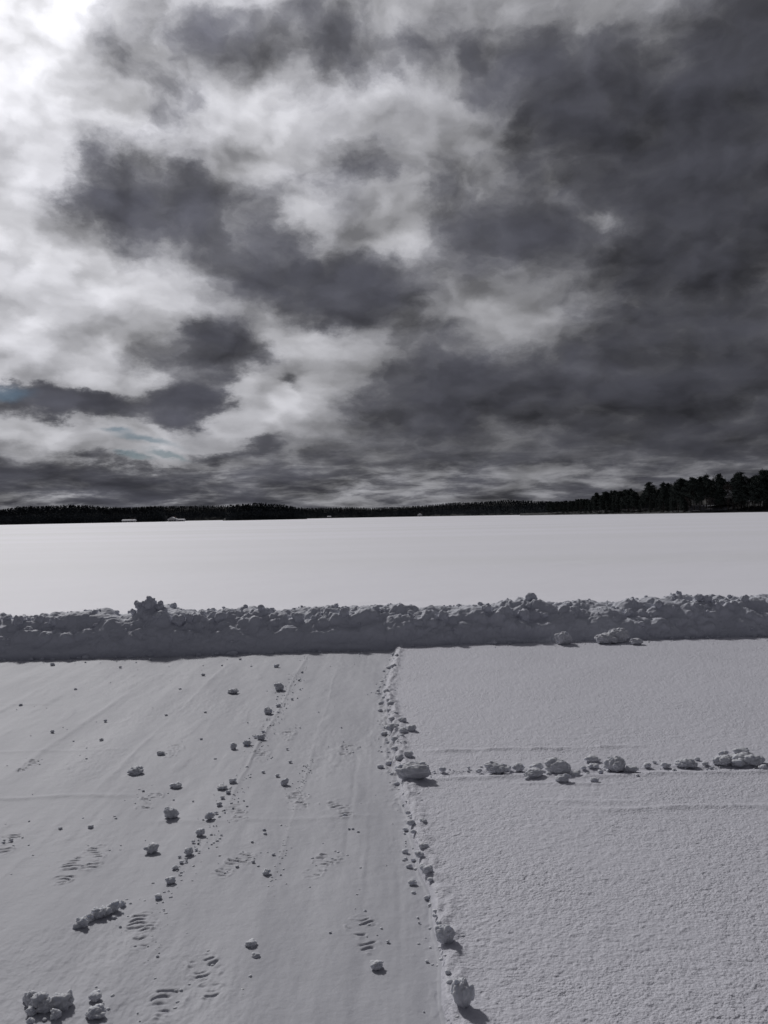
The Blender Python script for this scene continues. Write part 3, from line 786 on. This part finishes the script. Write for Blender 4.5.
# ------------------------------------------------------------------ sky
SUN_AZ, SUN_EL = -27.0, 35.0
W = bpy.data.worlds.new('World'); scene.world = W; W.use_nodes = True
nt = W.node_tree; N = nt.nodes; Lk = nt.links
for n in list(N): N.remove(n)
def val(x): return x
def math_(op, a, b=None, c=None, clamp=False):
    n = N.new('ShaderNodeMath'); n.operation = op; n.use_clamp = clamp
    for i, v in enumerate((a, b, c)):
        if v is None: continue
        if hasattr(v, 'links'): Lk.new(v, n.inputs[i])
        else: n.inputs[i].default_value = v
    return n.outputs[0]
def vmath(op, a, b=None, scale=None):
    n = N.new('ShaderNodeVectorMath'); n.operation = op
    for i, v in enumerate((a, b)):
        if v is None: continue
        if hasattr(v, 'links'): Lk.new(v, n.inputs[i])
        else: n.inputs[i].default_value = v
    if scale is not None:
        if hasattr(scale, 'links'): Lk.new(scale, n.inputs['Scale'])
        else: n.inputs['Scale'].default_value = scale
    return n.outputs['Value'] if op in ('DOT_PRODUCT', 'LENGTH') else n.outputs['Vector']
def comb(x, y, z):
    n = N.new('ShaderNodeCombineXYZ')
    for i, v in enumerate((x, y, z)):
        if hasattr(v, 'links'): Lk.new(v, n.inputs[i])
        else: n.inputs[i].default_value = v
    return n.outputs[0]
def noise(vec, scale, detail=6, rough=.55, dist=0.0, lac=2.0):
    n = N.new('ShaderNodeTexNoise'); n.inputs['Scale'].default_value = scale; n.inputs['Detail'].default_value = detail
    n.inputs['Roughness'].default_value = rough; n.inputs['Distortion'].default_value = dist; n.inputs['Lacunarity'].default_value = lac
    Lk.new(vec, n.inputs['Vector']); return n
def smooth(x, a, b, lo=0., hi=1.):
    n = N.new('ShaderNodeMapRange'); n.interpolation_type = 'SMOOTHSTEP'
    Lk.new(x, n.inputs['Value']); n.inputs['From Min'].default_value = a; n.inputs['From Max'].default_value = b
    n.inputs['To Min'].default_value = lo; n.inputs['To Max'].default_value = hi
    return n.outputs[0]
def mix(f, a, b):
    n = N.new('ShaderNodeMix'); n.data_type = 'RGBA'
    for s, v in (('Factor', f), ('A', a), ('B', b)):
        i = [q for q in n.inputs if q.name == s and (q.type == ('VALUE' if s == 'Factor' else 'RGBA'))][0]
        if hasattr(v, 'links'): Lk.new(v, i)
        else: i.default_value = v if s == 'Factor' else (*v, 1)
    return [q for q in n.outputs if q.type == 'RGBA'][0]

tc = N.new('ShaderNodeTexCoord'); dirn = vmath('NORMALIZE', tc.outputs['Generated'])
sp = N.new('ShaderNodeSeparateXYZ'); Lk.new(dirn, sp.inputs[0]); dx, dy, dz = sp.outputs
az = math_('ARCTAN2', dx, dy); el = math_('ARCSINE', dz)
inv = math_('DIVIDE', 1.0, math_('ADD', math_('MAXIMUM', dz, 0.0), .10))
plane = comb(math_('MULTIPLY', dx, inv), math_('MULTIPLY', dy, inv), 0.0)      # a flat cloud deck overhead
ae = comb(az, el, 0.0)
elw = math_('MULTIPLY_ADD', math_('LOGARITHM', math_('ADD', math_('MAXIMUM', el, 0.0), .03), math.e), .11, math_('MULTIPLY', el, 1.2))
ae3 = comb(az, elw, 0.3)
# warp the broad cloud masses so that their outlines are ragged
wn = noise(ae3, 7.5, 7, .62); w1 = vmath('SUBTRACT', wn.outputs['Color'], (.5, .5, .5))
wn2 = noise(plane, 1.6, 5, .6); w2 = vmath('SUBTRACT', wn2.outputs['Color'], (.5, .5, .5))
warp = vmath('ADD', ae, vmath('ADD', vmath('MULTIPLY', w1, (.13, .10, 0)), vmath('MULTIPLY', w2, (.02, .01, 0))))

BL = [  # px, py, sx, sy, tilt, amount  (+ darker cloud, - thinner cloud), read as bearings
 (330, 30, 62, 34, 0, .50), (165, 88, 46, 26, -20, .40), (215, 25, 60, 25, 0, .12), (455, 50, 90, 32, 0, .38), (630, 60, 140, 50, 0, .5), (745, 60, 80, 130, 0, .65),
 (610, 150, 140, 50, 0, .6), (720, 210, 95, 80, 0, .62), (125, 200, 46, 28, 10, 1.1), (205, 215, 48, 28, 0, .8), (262, 195, 26, 30, 0, .35), (275, 262, 44, 20, 0, .6),
 (335, 288, 74, 27, 0, 1.25), (465, 185, 60, 42, 0, .38), (560, 240, 120, 32, 0, .60), (212, 346, 50, 18, 0, 1.45), (150, 356, 44, 18, 0, .42), (196, 399, 24, 15, 0, 2.1),
 (105, 407, 60, 15, -5, 1.5), (55, 292, 30, 18, 0, .38), (70, 478, 120, 15, 0, 1.4), (210, 487, 80, 10, 0, .35), (330, 465, 130, 15, 0, .50), (15, 440, 30, 14, 0, .45), (5, 257, 18, 10, 0, .4),
 (258, 442, 20, 8, 0, 1.1), (215, 447, 24, 8, 0, .4), (290, 381, 15, 8, 0, .9), (360, 165, 34, 20, 0, .32), (570, 300, 110, 30, 0, .40), (715, 310, 80, 60, 0, .55), (650, 372, 140, 26, 0, .65),
 (490, 385, 110, 24, 0, .55), (600, 425, 190, 26, 0, .60), (395, 405, 65, 26, 0, .45), (560, 462, 150, 14, 0, .35), (720, 440, 90, 40, 0, .45), (400, 345, 22, 10, 0, .3), (450, 330, 30, 12, 0, .25), (370, 430, 80, 12, 0, .3),
 (8, 110, 50, 120, 0, -.95), (100, 305, 70, 26, 0, -.60), (330, 125, 70, 26, 20, -.28), (240, 130, 36, 32, 0, -.5), (395, 215, 30, 32, 0, -.6), (85, 335, 70, 16, 0, -.5), (520, 310, 60, 34, 0, -.22),
 (250, 398, 34, 18, 0, -.85), (305, 345, 36, 16, 0, -.6), (515, 102, 22, 18, 0, -.35), (310, 215, 40, 16, 0, -.25), (600, 473, 60, 9, 0, -.32), (150, 445, 90, 12, 0, -1.1), (290, 405, 40, 22, 0, -.5), (80, 378, 80, 8, 0, -.5), (360, 490, 90, 9, 0, -.25), (20, 360, 40, 24, 0, -.3), (610, 215, 30, 9, 0, -.25), (420, 20, 50, 20, 0, -.2),
 (384, 500, 900, 16, 0, .45), (430, 115, 60, 34, 0, -.45), (500, 165, 50, 26, 0, -.3), (500, 290, 80, 30, 0, -.35), (600, 215, 26, 8, 0, -.3), (620, 20, 60, 20, 0, -.2), (150, 340, 500, 200, 0, .10), (210, 90, 120, 60, 0, .12), (100, 30, 40, 30, 0, .15), (560, 120, 200, 50, 0, .1), (30, 380, 60, 12, 0, -.1), (30, 395, 40, 14, 0, .2), (480, 265, 40, 22, 0, -.10), (350, 365, 70, 12, 0, -.3), (45, 425, 50, 10, 0, -.45), (240, 424, 60, 8, 0, -.5), (60, 430, 60, 7, 0, -.6), (30, 300, 30, 20, 0, -.3), (60, 380, 60, 8, 0, -.5), (215, 447, 20, 7, 0, .9), (385, 370, 16, 10, 0, .3), (430, 350, 16, 12, 0, .35), (405, 327, 20, 6, 0, .3),
]
T = None
for ib, (px, py, sx, sy, tilt, am) in enumerate(BL):
    if ib and ib % 8 == 0:      # keeps the evaluation in short runs
        cz = N.new('ShaderNodeVectorMath'); cz.operation = 'MULTIPLY_ADD'
        Lk.new(T, cz.inputs[0]); cz.inputs[1].default_value = (0, 0, 1e-4); Lk.new(warp, cz.inputs[2]); warp = cz.outputs[0]
    d = ray(px, py); a_, e_ = math.atan2(d.x, d.y), math.asin(d.z)
    mp = N.new('ShaderNodeMapping'); mp.vector_type = 'TEXTURE'
    mp.inputs['Location'].default_value = (a_, e_, 0); mp.inputs['Rotation'].default_value = (0, 0, R(tilt - 1)); mp.inputs['Scale'].default_value = (sx * 1.2 / F, sy * 1.2 / F * math.cos(e_), 1)
    Lk.new(warp, mp.inputs['Vector'])
    q = vmath('DOT_PRODUCT', mp.outputs[0], mp.outputs[0])
    ex_ = math_('POWER', .36788, q)
    T = math_('MULTIPLY', ex_, am) if T is None else math_('MULTIPLY_ADD', ex_, am, T)
# everything out of the photo: a closed grey deck
back = smooth(math_('ABSOLUTE', az), .62, 1.1)
high = smooth(el, .62, .95)
rest = math_('MAXIMUM', back, high)
T = math_('ADD', math_('MULTIPLY', T, math_('SUBTRACT', 1.0, rest)), math_('MULTIPLY', rest, .62))
# billows: heaped near the zenith, flattened into bars at the horizon
T = math_('SUBTRACT', math_('MULTIPLY', math_('SUBTRACT', 1.0, math_('POWER', .36788, math_('MAXIMUM', T, 0.0))), 1.25), math_('MULTIPLY', math_('MINIMUM', T, 0.0), -1.0))
wv2 = vmath('ADD', ae3, vmath('MULTIPLY', w1, (.10, .08, 0)))
def heap(off_):
    p1 = vmath('ADD', wv2, off_)
    return noise(p1, 9.0, 10, .53, .0).outputs['Fac']
h_a = heap((0, 0, 0))
def puff(off_, det):
    v = N.new('ShaderNodeTexVoronoi'); v.feature = 'F1'; v.inputs['Scale'].default_value = 12.0; v.inputs['Detail'].default_value = det; v.inputs['Roughness'].default_value = .5
    v.normalize = True
    Lk.new(vmath('ADD', wv2, off_), v.inputs['Vector']); return v.outputs['Distance']
v_a = puff((0, 0, 0), 2.5)
def soft(off_): return noise(vmath('ADD', wv2, off_), 9.0, 3.5, .5, .0).outputs['Fac']
h_b = soft((-.016, .030, 0)); h_c = soft((0, 0, 0))
n_d = noise(ae3, 3.2, 6, .55, .3).outputs['Fac']
n_e = noise(wv2, 26.0, 6, .62, .2).outputs['Fac']
n_p = noise(plane, 1.3, 8, .6, .3).outputs['Fac']
n_low = noise(vmath('MULTIPLY', ae, (15, 75, 1)), 1.0, 7, .6, .3).outputs['Fac']
lowm = smooth(el, .02, .10, 1.0, 0.0)
def cen(n, k): return math_('MULTIPLY', math_('SUBTRACT', n, .5), k)
upm = math_('SUBTRACT', 1.0, math_('MULTIPLY', lowm, .5))
nb = math_('ADD', math_('ADD', cen(h_a, 1.15), cen(n_d, .65)), math_('ADD', cen(n_p, .30), cen(n_e, .50)))
nb = math_('ADD', nb, math_('MULTIPLY', math_('SUBTRACT', .36, v_a), 1.25))
T2 = math_('ADD', math_('MULTIPLY_ADD', nb, upm, T), math_('MULTIPLY', cen(n_low, 2.7), lowm))
relief = math_('SUBTRACT', h_c, h_b)
sdir = Vector((math.sin(R(SUN_AZ)) * math.cos(R(SUN_EL)), math.cos(R(SUN_AZ)) * math.cos(R(SUN_EL)), math.sin(R(SUN_EL))))
cs = vmath('DOT_PRODUCT', dirn, tuple(sdir))
cs = math_('MAXIMUM', cs, 0.0)
g1 = math_('POWER', cs, 200.0); g2 = math_('POWER', cs, 6.0)
bright = math_('ADD', math_('MULTIPLY_ADD', g2, .50, .17), math_('MULTIPLY', g1, 1.1))
thick = smooth(T2, -.30, 1.35)
rp = N.new('ShaderNodeValToRGB'); Lk.new(thick, rp.inputs[0])
e = rp.color_ramp.elements; e[0].position = 0; e[0].color = (1, 1, 1, 1); e[1].position = 1; e[1].color = (0, 0, 0, 1)
for pos, v in ((.18, .86), (.36, .60), (.52, .30), (.68, .12), (.85, .035)):
    q = e.new(pos); q.color = (v, v, v, 1)
shade = math_('MAXIMUM', math_('MULTIPLY_ADD', relief, 2.6, 1.0), .35)
lit = math_('MULTIPLY', math_('MULTIPLY', rp.outputs[0], bright), shade)
dk = math_('MULTIPLY_ADD', g2, .050, .034)
dmod = math_('MAXIMUM', math_('ADD', 1.0, math_('ADD', cen(h_a, 1.6), math_('MULTIPLY', relief, 2.0))), .45)
darkc = math_('MULTIPLY', dk, dmod)
c_l = vmath('SCALE', (.985, .982, 1.015), scale=lit)
c_d = vmath('SCALE', (1.08, 1.10, 1.36), scale=darkc)
cloud = vmath('ADD', c_l, c_d)
# blue gaps show the open sky
sk = N.new('ShaderNodeTexSky'); sk.sky_type = 'NISHITA'; sk.sun_disc = False; sk.sun_elevation = R(SUN_EL); sk.sun_rotation = R(SUN_AZ)
sk.dust_density = 0.0; sk.ozone_density = 4.0; sk.air_density = 1.0
blue = vmath('SCALE', sk.outputs[0], scale=.022)
gap = None
for (px, py, sx, sy) in ((8, 393, 24, 7), (150, 441, 34, 4), (170, 453, 26, 3), (135, 457, 20, 3), (118, 432, 16, 3)):
    d = ray(px, py); a_, e_ = math.atan2(d.x, d.y), math.asin(d.z)
    mp = N.new('ShaderNodeMapping'); mp.vector_type = 'TEXTURE'
    mp.inputs['Location'].default_value = (a_, e_, 0); mp.inputs['Rotation'].default_value = (0, 0, R(-4)); mp.inputs['Scale'].default_value = (sx / F, sy / F, 1)
    wv = vmath('ADD', ae, vmath('MULTIPLY', w1, (.09, .05, 0))); Lk.new(wv, mp.inputs['Vector'])
    ex_ = math_('POWER', .36788, vmath('DOT_PRODUCT', mp.outputs[0], mp.outputs[0]))
    gap = ex_ if gap is None else math_('ADD', gap, ex_)
gapf = math_('MULTIPLY', smooth(gap, .12, 1.0), .65)
final = mix(gapf, cloud, blue)
bg = N.new('ShaderNodeBackground'); out = N.new('ShaderNodeOutputWorld')
Lk.new(final, bg.inputs['Color']); bg.inputs['Strength'].default_value = 1.0; Lk.new(bg.outputs[0], out.inputs['Surface'])
W.cycles.sampling_method = 'MANUAL'; W.cycles.sample_map_resolution = 512

sl = bpy.data.lights.new('sun', 'SUN'); sl.energy = 1.9; sl.angle = R(4.5); sl.color = (1, .98, .96)
so = bpy.data.objects.new('sun', sl); col.objects.link(so)
so.rotation_euler = sdir.to_track_quat('Z', 'Y').to_euler(); so.location = (-20, 40, 30)

scene.cycles.max_bounces = 4; scene.cycles.diffuse_bounces = 3; scene.cycles.glossy_bounces = 2
vs = scene.view_settings; vs.view_transform = 'Standard'; vs.look = 'None'; vs.exposure = 0; vs.gamma = 1; vs.use_curve_mapping = False
